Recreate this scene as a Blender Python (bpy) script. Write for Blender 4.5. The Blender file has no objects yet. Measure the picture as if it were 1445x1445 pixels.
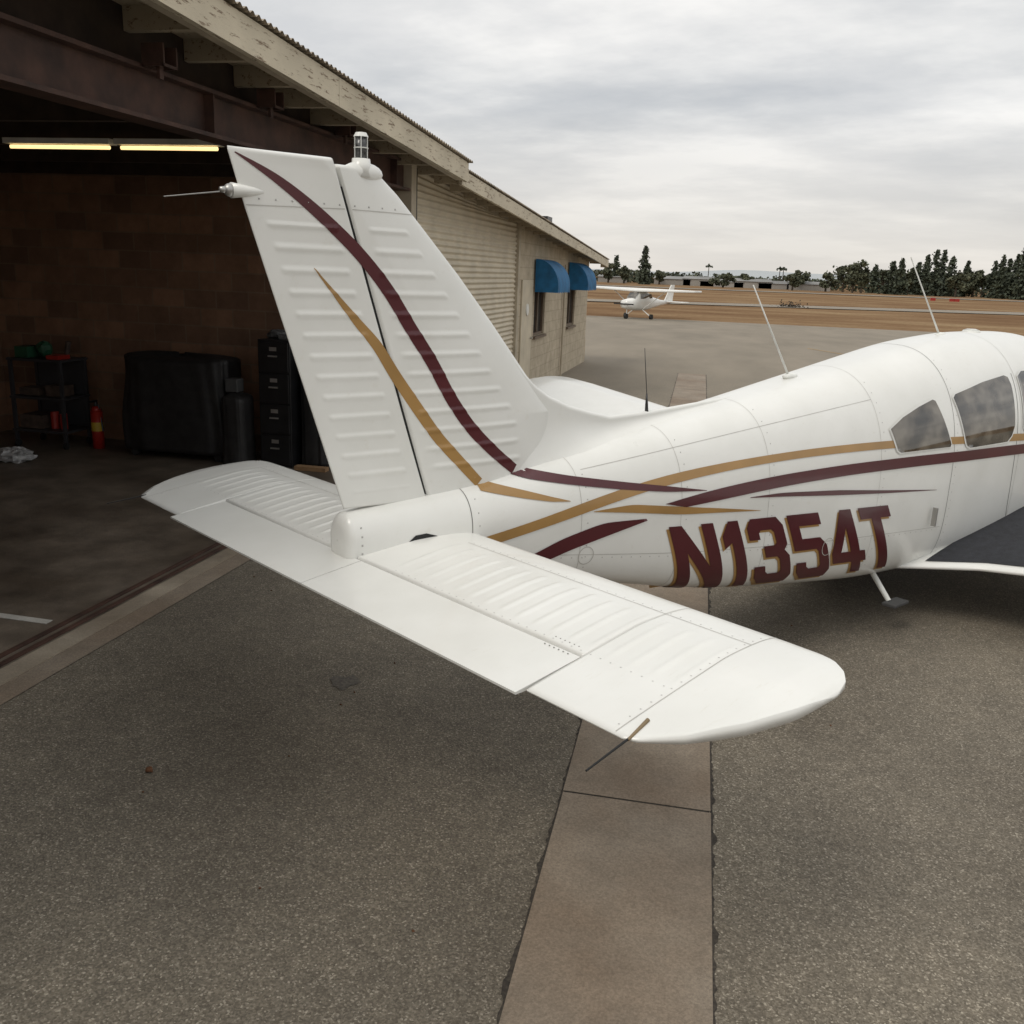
import bpy, bmesh, math, random
import numpy as np
from mathutils import Vector, Matrix
random.seed(7); np.random.seed(7)
D=bpy.data; SC=bpy.context.scene; COL=SC.collection
# ------------------------------------------------------------ materials
def newmat(name):
    m=D.materials.new(name); m.use_nodes=True; nt=m.node_tree; nt.nodes.clear()
    o=nt.nodes.new("ShaderNodeOutputMaterial"); b=nt.nodes.new("ShaderNodeBsdfPrincipled")
    nt.links.new(b.outputs[0],o.inputs[0]); return m,nt,b
def N(nt,t,**k):
    n=nt.nodes.new(t)
    for a,v in k.items(): setattr(n,a,v)
    return n
def ramp(nt,src,stops):
    r=N(nt,"ShaderNodeValToRGB"); e=r.color_ramp.elements
    while len(e)<len(stops): e.new(0.5)
    for i,(p,c) in enumerate(stops):
        e[i].position=p; e[i].color=(*c,1) if len(c)==3 else c
    nt.links.new(src,r.inputs[0]); return r.outputs[0]
def mixc(nt,fac,a,b,mode='MIX'):
    m=N(nt,"ShaderNodeMix",data_type='RGBA',blend_type=mode)
    for s,v in ((m.inputs[0],fac),(m.inputs[6],a),(m.inputs[7],b)):
        if isinstance(v,(int,float)): s.default_value=v
        elif isinstance(v,tuple): s.default_value=(*v,1)
        else: nt.links.new(v,s)
    return m.outputs[2]
def noise(nt,vec,scale,detail=4,rough=.55):
    n=N(nt,"ShaderNodeTexNoise"); n.inputs['Scale'].default_value=scale; n.inputs['Detail'].default_value=detail; n.inputs['Roughness'].default_value=rough
    if vec is not None: nt.links.new(vec,n.inputs['Vector'])
    return n.outputs['Fac']
def objco(nt): return N(nt,"ShaderNodeTexCoord").outputs['Object']
def mapping(nt,vec,scale=(1,1,1),rot=(0,0,0),loc=(0,0,0)):
    m=N(nt,"ShaderNodeMapping"); m.inputs['Scale'].default_value=scale; m.inputs['Rotation'].default_value=rot; m.inputs['Location'].default_value=loc
    nt.links.new(vec,m.inputs[0]); return m.outputs[0]
def bump(nt,b,h,st,dist=.01):
    n=N(nt,"ShaderNodeBump"); n.inputs['Strength'].default_value=st; n.inputs['Distance'].default_value=dist
    nt.links.new(h,n.inputs['Height']); nt.links.new(n.outputs[0],b.inputs['Normal'])
def simple(name,c,rough=.5,var=.15,scale=6,metal=0,bmp=0,coat=0,bscale=60):
    m,nt,b=newmat(name); co=objco(nt)
    f=noise(nt,co,scale,3)
    lo=tuple(x*(1-var) for x in c); hi=tuple(min(1,x*(1+var)) for x in c)
    nt.links.new(ramp(nt,f,[(.3,lo),(.7,hi)]),b.inputs['Base Color'])
    b.inputs['Roughness'].default_value=rough; b.inputs['Metallic'].default_value=metal
    if coat: b.inputs['Coat Weight'].default_value=coat; b.inputs['Coat Roughness'].default_value=.08
    if bmp: bump(nt,b,noise(nt,co,bscale,3),bmp)
    return m
def paint():
    m,nt,b=newmat("white_aircraft_paint"); co=objco(nt)
    f=noise(nt,co,3,4,.6); g=noise(nt,mapping(nt,co,(3,14,3)),5,4,.7)
    base=ramp(nt,f,[(.3,(.735,.73,.69)),(.7,(.795,.79,.755))])
    st=ramp(nt,g,[(.60,(1,1,1)),(.82,(.86,.83,.77))])
    nt.links.new(mixc(nt,.5,base,st,'MULTIPLY'),b.inputs['Base Color'])
    rr=N(nt,"ShaderNodeMapRange"); rr.inputs[3].default_value=.24; rr.inputs[4].default_value=.38
    nt.links.new(f,rr.inputs[0]); nt.links.new(rr.outputs[0],b.inputs['Roughness'])
    b.inputs['Coat Weight'].default_value=.35; b.inputs['Coat Roughness'].default_value=.10
    bump(nt,b,noise(nt,co,5,2),.03,.02)
    return m
WHITE=paint()
MAROON=simple("maroon_paint",(.075,.008,.013),.30,.12,4,coat=.2)
GOLD=simple("gold_paint",(.36,.205,.065),.32,.12,4,coat=.3)
SEAM=simple("panel_seam",(.48,.465,.43),.6)
DARKSEAM=simple("panel_gap",(.12,.115,.105),.7)
DARK=simple("dark_rubber",(.012,.012,.012),.7)
BLACK=simple("black_metal",(.012,.012,.013),.35,.3)
WALK=simple("walkway_grip",(.018,.019,.024),.8,.35,20,bmp=.4,bscale=300)
METAL=simple("bare_metal",(.45,.44,.42),.4,metal=.8)
WPLAST=simple("white_plastic",(.72,.72,.68),.4)
m,nt,b=newmat("cabin_glass"); co=objco(nt)
f=noise(nt,mapping(nt,co,(2.6,1,3.6)),1.7,2)
nt.links.new(ramp(nt,f,[(.38,(.022,.020,.016)),(.50,(.075,.064,.050)),(.66,(.17,.15,.12))]),b.inputs['Base Color'])
b.inputs['Roughness'].default_value=.04; b.inputs['Coat Weight'].default_value=.6; b.inputs['Coat Roughness'].default_value=.02; GLASS=m
# asphalt
m,nt,b=newmat("asphalt"); co=objco(nt)
v=N(nt,"ShaderNodeTexVoronoi"); v.inputs['Scale'].default_value=160; nt.links.new(co,v.inputs['Vector'])
fine=noise(nt,co,75,2,.6); mid=noise(nt,co,11,3,.65); big=noise(nt,mapping(nt,co,(1,.7,1)),.6,4,.6)
agg=N(nt,"ShaderNodeSeparateColor"); nt.links.new(v.outputs['Color'],agg.inputs[0])
base=ramp(nt,agg.outputs[0],[(.0,(.110,.095,.074)),(.5,(.155,.135,.108)),(.90,(.215,.19,.153)),(1.0,(.36,.325,.27))])
c=mixc(nt,.7,base,ramp(nt,fine,[(.3,(.72,.72,.72)),(.7,(1.22,1.22,1.22))]),'MULTIPLY')
c=mixc(nt,.7,c,ramp(nt,mid,[(.3,(.82,.82,.82)),(.7,(1.15,1.14,1.12))]),'MULTIPLY')
c=mixc(nt,.95,c,ramp(nt,big,[(.30,(.70,.68,.66)),(.48,(.95,.94,.92)),(.68,(1.30,1.28,1.23))]),'MULTIPLY')  # broad random stains; brighter patches also put light sheen into the colour
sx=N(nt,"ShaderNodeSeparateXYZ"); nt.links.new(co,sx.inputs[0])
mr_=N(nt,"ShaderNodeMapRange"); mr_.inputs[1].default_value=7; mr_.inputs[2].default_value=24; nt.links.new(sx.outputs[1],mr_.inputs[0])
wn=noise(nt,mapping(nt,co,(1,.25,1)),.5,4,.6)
far_sheen=ramp(nt,wn,[(.3,(.19,.163,.125)),(.7,(.27,.23,.178))])
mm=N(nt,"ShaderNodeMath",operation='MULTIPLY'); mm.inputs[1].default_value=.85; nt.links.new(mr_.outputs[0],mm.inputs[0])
c=mixc(nt,mm.outputs[0],c,far_sheen)  # asphalt colour lightened with distance, imitating sheen at grazing view
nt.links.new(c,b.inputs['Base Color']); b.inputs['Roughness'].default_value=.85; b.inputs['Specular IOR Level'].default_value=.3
bump(nt,b,v.outputs['Distance'],.45,.004); ASPH=m
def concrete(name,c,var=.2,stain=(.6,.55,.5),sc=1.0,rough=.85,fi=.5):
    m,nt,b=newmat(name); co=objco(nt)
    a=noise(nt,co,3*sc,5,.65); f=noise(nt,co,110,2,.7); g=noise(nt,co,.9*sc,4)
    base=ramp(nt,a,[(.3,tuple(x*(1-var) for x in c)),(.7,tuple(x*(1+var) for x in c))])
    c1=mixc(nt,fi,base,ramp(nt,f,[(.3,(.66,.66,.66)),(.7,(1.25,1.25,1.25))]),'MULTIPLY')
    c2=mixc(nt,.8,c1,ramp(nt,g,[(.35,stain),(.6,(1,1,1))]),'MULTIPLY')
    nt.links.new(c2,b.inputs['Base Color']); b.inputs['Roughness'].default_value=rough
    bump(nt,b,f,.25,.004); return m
CONC=concrete("gutter_concrete",(.25,.205,.157),.15,(.76,.67,.60),1.3,fi=.8)
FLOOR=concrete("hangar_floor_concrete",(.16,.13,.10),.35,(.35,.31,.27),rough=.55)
APRON=concrete("threshold_concrete",(.33,.28,.215),.2,(.6,.55,.5))
def blocks(name,c1,c2,mortar,axis,bw=.4,bh=.2):
    m,nt,b=newmat(name); co=objco(nt); s=N(nt,"ShaderNodeSeparateXYZ"); nt.links.new(co,s.inputs[0])
    cb=N(nt,"ShaderNodeCombineXYZ"); nt.links.new(s.outputs[axis],cb.inputs[0]); nt.links.new(s.outputs[2],cb.inputs[1])
    br=N(nt,"ShaderNodeTexBrick"); nt.links.new(cb.outputs[0],br.inputs['Vector'])
    br.inputs['Scale'].default_value=1; br.inputs['Brick Width'].default_value=bw; br.inputs['Row Height'].default_value=bh; br.inputs['Mortar Size'].default_value=.008
    br.inputs['Color1'].default_value=(*c1,1); br.inputs['Color2'].default_value=(*c2,1); br.inputs['Mortar'].default_value=(*mortar,1)
    n=noise(nt,co,4,4,.7)
    nt.links.new(mixc(nt,.8,br.outputs[0],ramp(nt,n,[(.3,(.7,.68,.65)),(.7,(1.15,1.15,1.15))]),'MULTIPLY'),b.inputs['Base Color'])
    b.inputs['Roughness'].default_value=.9; bump(nt,b,br.outputs['Fac'],-.4,.01); return m
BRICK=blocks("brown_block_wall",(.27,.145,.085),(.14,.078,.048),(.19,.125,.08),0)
BEIGEB=blocks("beige_block_wall",(.50,.43,.32),(.47,.40,.30),(.40,.34,.25),1)
def peeling(name,c,under,thr=.60):
    m,nt,b=newmat(name); co=objco(nt)
    a=noise(nt,mapping(nt,co,(6,1.2,8)),4,7,.78); g=noise(nt,co,2,4)
    c1=mixc(nt,ramp(nt,a,[(thr,(0,0,0)),(thr+.04,(1,1,1))]),ramp(nt,g,[(.3,tuple(x*.80 for x in c)),(.7,c)]),under)
    nt.links.new(c1,b.inputs['Base Color']); b.inputs['Roughness'].default_value=.8; bump(nt,b,a,.4,.01); return m
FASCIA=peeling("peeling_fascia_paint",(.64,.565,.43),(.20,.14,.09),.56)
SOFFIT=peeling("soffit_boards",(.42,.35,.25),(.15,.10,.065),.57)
RUST=simple("rust_brown_steel",(.058,.027,.018),.7,.5,5,bmp=.2)
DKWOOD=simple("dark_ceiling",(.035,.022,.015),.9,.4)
BEIGE=simple("beige_roller_slats",(.56,.49,.37),.55,.12,3)
TRIM=simple("beige_trim",(.42,.36,.27),.7,.15,5)
ROOFM=simple("galvanised_roof",(.30,.25,.19),.6,.35,3,metal=.2)
BLUE=simple("blue_awning_canvas",(.008,.11,.25),.75,.3,5,bmp=.1)
WGLASS=simple("window_glass_dark",(.04,.04,.04),.08,.3)
RED=simple("red_paint",(.30,.02,.012),.4); GREEN=simple("green_tool",(.015,.07,.035),.5); YEL=simple("yellow_tool",(.45,.30,.03),.5)
BAG=simple("clear_plastic_bag",(.42,.42,.42),.3,.3,20); COVER=simple("black_cover_fabric",(.013,.012,.012),.6,.5,8,bmp=.5,bscale=6)
WOOD=simple("pine_board",(.30,.18,.09),.8,.2,8)
LINE=concrete("white_line_paint",(.50,.48,.44),.2,(.6,.58,.55))
YLINE=simple("yellow_line_paint",(.50,.28,.05),.8,.3)
m,nt,b=newmat("tube_emission"); b.inputs['Emission Color'].default_value=(1,.70,.30,1); b.inputs['Emission Strength'].default_value=1.5; TUBE=m
# ------------------------------------------------------------ helpers
def link(o,parent=None):
    COL.objects.link(o)
    if parent: o.parent=parent
    return o
def empty(name,loc=(0,0,0),rz=0):
    e=D.objects.new(name,None); e.empty_display_size=.3; e.location=loc; e.rotation_euler=(0,0,rz); return link(e)
def mesh(name,vs,fs,mat,parent=None,smooth=False,bev=0):
    me=D.meshes.new(name); me.from_pydata([tuple(v) for v in vs],[],[tuple(f) for f in fs]); me.materials.append(mat)
    if smooth:
        for p in me.polygons: p.use_smooth=True
    o=D.objects.new(name,me); link(o,parent)
    if bev:
        md=o.modifiers.new("bev","BEVEL"); md.width=bev; md.segments=2; md.limit_method='ANGLE'
    me.update(); return o
BF=[(0,3,2,1),(4,5,6,7),(0,1,5,4),(1,2,6,5),(2,3,7,6),(3,0,4,7)]
class MB:
    def __init__(s): s.v=[]; s.f=[]
    def add(s,vs,fs):
        k=len(s.v); s.v+= [tuple(v) for v in vs]; s.f+=[tuple(i+k for i in f) for f in fs]
    def box(s,x0,x1,y0,y1,z0,z1):
        s.add([(x0,y0,z0),(x1,y0,z0),(x1,y1,z0),(x0,y1,z0),(x0,y0,z1),(x1,y0,z1),(x1,y1,z1),(x0,y1,z1)],BF)
    def sbox(s,x0,x1,y0,y1,zt,hh):
        s.add([(x0,y0,zt(y0)-hh),(x1,y0,zt(y0)-hh),(x1,y1,zt(y1)-hh),(x0,y1,zt(y1)-hh),(x0,y0,zt(y0)),(x1,y0,zt(y0)),(x1,y1,zt(y1)),(x0,y1,zt(y1))],BF)
    def cyl(s,p0,p1,r0,r1=None,n=12,cap=True):
        r1=r0 if r1 is None else r1
        p0=Vector(p0);p1=Vector(p1);d=(p1-p0).normalized(); a=d.orthogonal().normalized(); b=d.cross(a)
        vs=[];
        for p,r in((p0,r0),(p1,r1)):
            for i in range(n):
                t=2*math.pi*i/n; vs.append(p+a*r*math.cos(t)+b*r*math.sin(t))
        fs=[(i,(i+1)%n,n+(i+1)%n,n+i) for i in range(n)]
        if cap: fs+= [tuple(range(n-1,-1,-1)),tuple(range(n,2*n))]
        s.add(vs,fs)
    def ball(s,c,rx,ry=None,rz=None,n=12,m=8,jit=0):
        ry=ry or rx; rz=rz or rx; vs=[];fs=[]
        for j in range(m+1):
            for i in range(n):
                t=2*math.pi*i/n;p=math.pi*j/m-math.pi/2; k=1+random.uniform(-jit,jit)
                vs.append((c[0]+rx*k*math.cos(p)*math.cos(t),c[1]+ry*k*math.cos(p)*math.sin(t),c[2]+rz*k*math.sin(p)))
        for j in range(m):
            for i in range(n): fs.append((j*n+i,j*n+(i+1)%n,(j+1)*n+(i+1)%n,(j+1)*n+i))
        s.add(vs,fs)
    def out(s,name,mat,parent=None,smooth=False,bev=0): return mesh(name,s.v,s.f,mat,parent,smooth,bev)
def gridmesh(name,rows,mat,parent=None,smooth=True,closed=False,caps=False):
    n=len(rows[0]); vs=[p for r in rows for p in r]; fs=[]
    for j in range(len(rows)-1):
        for i in range(n if closed else n-1):
            fs.append((j*n+i,j*n+(i+1)%n,(j+1)*n+(i+1)%n,(j+1)*n+i))
    if caps: fs.append(tuple(range(n-1,-1,-1))); fs.append(tuple((len(rows)-1)*n+i for i in range(n)))
    return mesh(name,vs,fs,mat,parent,smooth)
# ------------------------------------------------------------ camera
CH=2.15
cam=D.cameras.new("camera"); co_=D.objects.new("camera",cam); link(co_); SC.camera=co_
cam.sensor_width=36; cam.lens=36*1300/1445; cam.clip_end=9000; cam.clip_start=.05
yaw=math.radians(100.91); pit=math.radians(14.7); rl=math.radians(2.25)
f=Vector((math.cos(yaw)*math.cos(pit),math.sin(yaw)*math.cos(pit),-math.sin(pit)))
r=Vector((math.sin(yaw),-math.cos(yaw),0)); u=r.cross(f)
r2=r*math.cos(rl)+u*math.sin(rl); u2=-r*math.sin(rl)+u*math.cos(rl)
M=Matrix(((r2.x,u2.x,-f.x,0),(r2.y,u2.y,-f.y,0),(r2.z,u2.z,-f.z,CH),(0,0,0,1))); co_.matrix_world=M
# ------------------------------------------------------------ world
W=D.worlds.new("World"); SC.world=W; W.use_nodes=True; nt=W.node_tree; nt.nodes.clear()
wo=N(nt,"ShaderNodeOutputWorld"); bg=N(nt,"ShaderNodeBackground"); nt.links.new(bg.outputs[0],wo.inputs[0])
sky=N(nt,"ShaderNodeTexSky"); sky.sky_type='NISHITA'; sky.sun_disc=False
SUN_EL=math.radians(52); SUN_AZ=math.radians(235)
sky.sun_elevation=SUN_EL; sky.sun_rotation=math.radians(90)-SUN_AZ
gen=N(nt,"ShaderNodeTexCoord").outputs['Generated']; sp=N(nt,"ShaderNodeSeparateXYZ"); nt.links.new(gen,sp.inputs[0])
def mth(op,a,b=None,clamp=False):
    n=N(nt,"ShaderNodeMath",operation=op,use_clamp=clamp)
    for i,v in enumerate((a,b)):
        if v is None: continue
        if isinstance(v,(int,float)): n.inputs[i].default_value=v
        else: nt.links.new(v,n.inputs[i])
    return n.outputs[0]
zz=mth('MAXIMUM',sp.outputs[2],0.0); dn=mth('ADD',zz,.13)
cb=N(nt,"ShaderNodeCombineXYZ"); nt.links.new(mth('DIVIDE',sp.outputs[0],dn),cb.inputs[0]); nt.links.new(mth('DIVIDE',sp.outputs[1],dn),cb.inputs[1])
n1=noise(nt,mapping(nt,cb.outputs[0],(.9,1.1,1),(0,0,.5),(3.1,1.7,0)),1.0,6,.58)
n2=noise(nt,mapping(nt,cb.outputs[0],(.45,.75,1),(0,0,.4),(0.3,2.2,0)),1.0,2,.5)
cl=mixc(nt,.42,ramp(nt,n1,[(.36,(.54,.56,.59)),(.48,(.72,.725,.73)),(.60,(1.0,.985,.955))]),ramp(nt,n2,[(.38,(.56,.58,.60)),(.60,(1.02,1.0,.97))]))
hz=ramp(nt,zz,[(0.0,(.8,.8,.8)),(.16,(0,0,0))])
cl=mixc(nt,hz,cl,(.82,.765,.695))
zen=ramp(nt,zz,[(.28,(1,1,1)),(1.0,(1.55,1.55,1.52))])
cl=mixc(nt,1.0,cl,zen,'MULTIPLY')
ns=mixc(nt,1.0,sky.outputs[0],(.09,.09,.09),'MULTIPLY')
nt.links.new(mixc(nt,.93,ns,cl),bg.inputs[0]); bg.inputs[1].default_value=1.0
sl=D.lights.new("sun","SUN"); so=D.objects.new("sun",sl); link(so); sl.energy=1.2; sl.angle=math.radians(24); sl.color=(1,.94,.85)
dv=Vector((math.cos(SUN_AZ)*math.cos(SUN_EL),math.sin(SUN_AZ)*math.cos(SUN_EL),math.sin(SUN_EL)))
so.rotation_euler=dv.to_track_quat('Z','Y').to_euler()
SC.view_settings.view_transform='Standard'; SC.view_settings.look='None'; SC.view_settings.exposure=0
# ------------------------------------------------------------ ground
def gz(u,v):
    return float(np.interp(v,[-50,26,76,110,260,600,6000],[0,0,-1.3,-1.3,-.7,0,0]))
def sheet(name,us,vs,mat,off,zf=gz):
    rows=[[(a,b,zf(a,b)+off) for a in us] for b in vs]; return gridmesh(name,rows,mat,None,False)
m,nt,b=newmat("dry_field"); co=objco(nt)
a=noise(nt,mapping(nt,co,(.35,1,1)),.12,5,.7); g=noise(nt,co,2.2,4,.7)
c=ramp(nt,a,[(.32,(.145,.085,.050)),(.5,(.215,.138,.080)),(.68,(.30,.215,.128))])
nt.links.new(mixc(nt,.7,c,ramp(nt,g,[(.3,(.65,.65,.65)),(.7,(1.2,1.2,1.2))]),'MULTIPLY'),b.inputs['Base Color']); b.inputs['Roughness'].default_value=1
b.inputs['Specular IOR Level'].default_value=0; FIELD=m
vs=[-40,0,26,40,55,76,110,150,200,260,350,450,600,900,1500,3000,6000]
sheet("ground",[-4000,-1000,-300,-60,0,60,300,1000,4000],vs,FIELD,-.03)
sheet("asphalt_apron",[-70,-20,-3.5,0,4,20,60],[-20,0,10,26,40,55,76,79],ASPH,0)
FARASPH=concrete("far_taxiway_asphalt",(.24,.205,.16),.1,(.85,.85,.85))
def quadstrip(name,p0,p1,w0,w1,mat,off):
    rows=[]
    for i in range(25):
        t=i/24; x=p0[0]+(p1[0]-p0[0])*t; y=p0[1]+(p1[1]-p0[1])*t; w=w0+(w1-w0)*t
        rows.append([(x,y-w/2,gz(x,y-w/2)+off),(x,y+w/2,gz(x,y+w/2)+off)])
    return gridmesh(name,rows,mat,None,False)
quadstrip("taxiway",(-60,103),(150,190),8,14,FARASPH,.06)
quadstrip("runway",(-90,230),(260,300),10,16,FARASPH,.08)
mb=MB()
bs=[-6,-2.62,.42,3.5,6.55,9.6,12.6,15.6,18.6,21.7]
for a0,a1 in zip(bs[:-1],bs[1:]):
    k=random.uniform(-.004,.004)
    mb.add([(-.405,a0+.006,.004),(.215,a0+.006,.004),(.215+k,a1-.006,.004),(-.405+k,a1-.006,.004)],[(0,1,2,3)])
mb.out("concrete_gutter",CONC)
TAR=simple("crack_tar",(.045,.037,.029),.95,.5,60)
def ragged(u0,side):
    pts=np.arange(-6,21.7,.02); q=np.abs(np.convolve(np.random.randn(len(pts)+3),np.ones(4)/4,'valid')); rows=[]
    for p,w in zip(pts,q): rows.append([(u0,p,.0025),(u0+side*(.006+.017*w),p,.0025)])
    return rows
gridmesh("gutter_edge_crack",ragged(-.403,-1),TAR,None,False); gridmesh("gutter_edge_crack.001",ragged(.213,1),TAR,None,False)
mesh("gutter_joint_base",[(-.40,-6,.0022),(.21,-6,.0022),(.21,21.7,.0022),(-.40,21.7,.0022)],[(0,1,2,3)],TAR)
quadstrip("yellow_taxi_line",(4.0,36.5),(5.1,32.0),.25,.25,YLINE,.01)
m,nt,b=newmat("oil_stain"); co=objco(nt)
nt.links.new(ramp(nt,noise(nt,co,60,4),[(.3,(.05,.042,.034)),(.7,(.13,.113,.09))]),b.inputs['Base Color']); b.inputs['Roughness'].default_value=.7
vs_=[( -1.69+ (.075+.02*math.sin(3*t))*math.cos(t), 4.25+(.08+.02*math.cos(5*t))*math.sin(t), .003) for t in np.linspace(0,2*math.pi,28,endpoint=False)]
mesh("oil_stain",vs_,[tuple(range(28))],m)
mb=MB(); mb.ball((-2.16,3.19,.012),.020,.014,.012,8,5,.3)
for _ in range(26): 
    x=random.uniform(-3,2.6); y=random.uniform(2,7); mb.ball((x,y,.004),.006,.004,.004,6,4,.4)
mb.out("fallen_leaves",simple("leaf_brown",(.12,.05,.02),.8))
# ------------------------------------------------------------ hangar building
HB=empty("aircraft_hangar",(-3.43,0,0),math.radians(-1.575))
zr=lambda y:3.85-.056*y
BE=23.2; IN=-5.1; BK=-9
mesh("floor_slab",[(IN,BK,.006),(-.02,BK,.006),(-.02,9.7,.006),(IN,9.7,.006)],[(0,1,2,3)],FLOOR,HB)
mb=MB(); mb.box(-.14,.0,BK,9.9,0.007,.012); mb.out("threshold_concrete_strip",APRON,HB)
mesh("apron_edge",[(0.0,BK,.006),(.15,BK,.006),(.15,9.9,.006),(0.0,9.9,.006)],[(0,1,2,3)],CONC,HB)
mb=MB()
for a in(-.19,-.27): mb.box(a,a+.025,BK,9.9,.007,.022)
mb.out("door_rail",RUST,HB)
mb=MB(); mb.box(-2.2,-.36,4.49,4.55,.007,.010); mb.out("floor_line",LINE,HB)
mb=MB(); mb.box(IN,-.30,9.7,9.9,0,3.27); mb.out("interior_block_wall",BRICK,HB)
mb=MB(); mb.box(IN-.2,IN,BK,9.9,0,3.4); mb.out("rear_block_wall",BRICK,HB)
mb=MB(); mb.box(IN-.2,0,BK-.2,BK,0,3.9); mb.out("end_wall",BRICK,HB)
mb=MB(); mb.box(-.16,.02,BK,9.9,2.92,2.945); mb.box(-.08,-.06,BK,9.9,2.945,3.19); mb.box(-.16,.02,BK,9.9,3.19,3.215)
for y in np.arange(BK+1,9.8,3.5): mb.box(-.06,.01,y,y+.012,2.945,3.19)
mb.out("header_beam",RUST,HB)
mb=MB()
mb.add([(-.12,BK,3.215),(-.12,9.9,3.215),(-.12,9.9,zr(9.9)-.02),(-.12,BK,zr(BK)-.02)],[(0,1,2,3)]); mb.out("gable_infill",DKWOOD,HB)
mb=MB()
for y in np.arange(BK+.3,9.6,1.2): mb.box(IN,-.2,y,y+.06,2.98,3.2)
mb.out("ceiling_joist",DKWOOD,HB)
mb=MB(); mb.sbox(IN-.4,.46,BK-.3,10.4,lambda y:zr(y),.025); mb.out("roof_deck",SOFFIT,HB)
mb=MB(); mb.sbox(IN-.4,.40,10.4,BE+.25,lambda y:zr(y)-.06,.025); mb.out("roof_deck_rear",SOFFIT,HB)
def corr(name,y0,y1,x0,x1,dz):
    ys=np.arange(y0,y1,.0125); rows=[[(x0,y,zr(y)+dz+.011*math.sin(y*2*math.pi/.075)),(x1,y,zr(y)+dz+.011*math.sin(y*2*math.pi/.075))] for y in ys]
    gridmesh(name,rows,ROOFM,HB,False)
corr("corrugated_roof",BK-.3,10.5,IN-.4,.54,.018)
corr("corrugated_roof_rear",10.45,BE+.3,IN-.4,.455,-.042)
mb=MB()
for y0,y1 in((BK-.3,-3.4),(-3.395,2.6),(2.605,6.9),(6.905,10.42)): mb.sbox(.462,.505,y0,y1,lambda y:zr(y)-.002,.20)
mb.out("fascia_board",FASCIA,HB)
mb=MB()
for y0,y1 in((10.40,14.6),(14.605,18.9),(18.905,BE+.25)): mb.sbox(.402,.44,y0,y1,lambda y:zr(y)-.07,.16)
mb.box(.25,.402,BE+.20,BE+.24,zr(BE)-.25,zr(BE)-.09); mb.out("fascia_board_rear",FASCIA,HB)
mb=MB()
for y in np.arange(BK,10.3,.62): mb.sbox(-.115,.455,y,y+.05,lambda q:zr(q)-.027,.13)
for y in np.arange(10.7,BE,.62): mb.sbox(.02,.395,y,y+.05,lambda q:zr(q)-.087,.09)
mb.out("rafter_tails",SOFFIT,HB)
mb=MB(); mb.sbox(.40,.455,BK,10.3,lambda q:zr(q)-.16,.04); mb.out("eave_batten",TRIM,HB)
mb=MB()
for y in(5.2,6.55,7.9): 
    mb.box(.03,.17,y,y+.015,3.20,3.32); mb.box(.03,.17,y+.13,y+.145,3.20,3.32); mb.box(.03,.045,y,y+.145,3.20,3.215); mb.box(.155,.17,y,y+.145,3.20,3.215); mb.box(.09,.11,y+.05,y+.09,3.14,3.30)
mb.out("door_bracket",RUST,HB)
mb=MB(); mb.box(-.30,.03,9.9,10.06,0,zr(10)-.09); mb.out("door_post",TRIM,HB)
mb=MB(); mb.box(-.02,.02,10.06,10.12,0,zr(10)-.12); mb.out("door_post_gap",DARK,HB)
rows=[]
for z in np.arange(0,3.2,.0125):
    rows.append([(-.03+.014*math.sin(z*2*math.pi/.075),10.12,min(z,zr(10.12)-.1)),(-.03+.014*math.sin(z*2*math.pi/.075),15.25,min(z,zr(15.25)-.1))])
gridmesh("roller_door",rows,BEIGE,HB,True)
mb=MB(); mb.box(-.06,.02,15.25,15.37,0,zr(15.37)-.09); mb.out("roller_door_jamb",TRIM,HB)
wins=[(16.75,17.75,1.0,2.0),(20.3,21.3,1.0,2.0)]
mb=MB(); ycur=15.37; T=-.2
def wallseg(y0,y1,z0,z1=None):
    zt=(lambda y:zr(y)-.09) if z1 is None else (lambda y:z1)
    mb.add([(T,y0,z0),(0,y0,z0),(0,y1,z0),(T,y1,z0),(T,y0,zt(y0)),(0,y0,zt(y0)),(0,y1,zt(y1)),(T,y1,zt(y1))],BF)
for (y0,y1,z0,z1) in wins:
    wallseg(ycur,y0,0); wallseg(y0,y1,0,z0); wallseg(y0,y1,z1); ycur=y1
wallseg(ycur,BE,0); mb.box(IN,T,BE-.2,BE,0,2.4)
mb.out("block_wall",BEIGEB,HB)
fr=MB(); gl=MB()
for (y0,y1,z0,z1) in wins:
    fr.box(-.09,-.03,y0,y0+.05,z0,z1); fr.box(-.09,-.03,y1-.05,y1,z0,z1); fr.box(-.09,-.03,y0+.05,y1-.05,z0,z0+.05); fr.box(-.09,-.03,y0+.05,y1-.05,z1-.05,z1)
    ym=(y0+y1)/2; fr.box(-.085,-.035,ym-.02,ym+.02,z0+.05,z1-.05); fr.box(0,.05,y0-.05,y1+.05,z0-.05,z0-.003)
    gl.box(-.072,-.066,y0+.05,y1-.05,z0+.05,z1-.05)
fr.out("window_frames",simple("window_frame_brown",(.12,.08,.05),.5),HB); gl.out("window_panes",WGLASS,HB)
mb=MB(); mb.box(.003,.03,15.6,16.45,.02,2.0); mb.out("side_door",BEIGE,HB,bev=.004)
mb=MB(); mb.cyl((.03,16.0,1.5),(.045,16.0,1.5),.10,n=24); mb.out("round_sign",WPLAST,HB)
mb=MB(); mb.cyl((.03,16.36,1.0),(.08,16.36,1.0),.02); mb.out("door_knob",METAL,HB)
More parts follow.
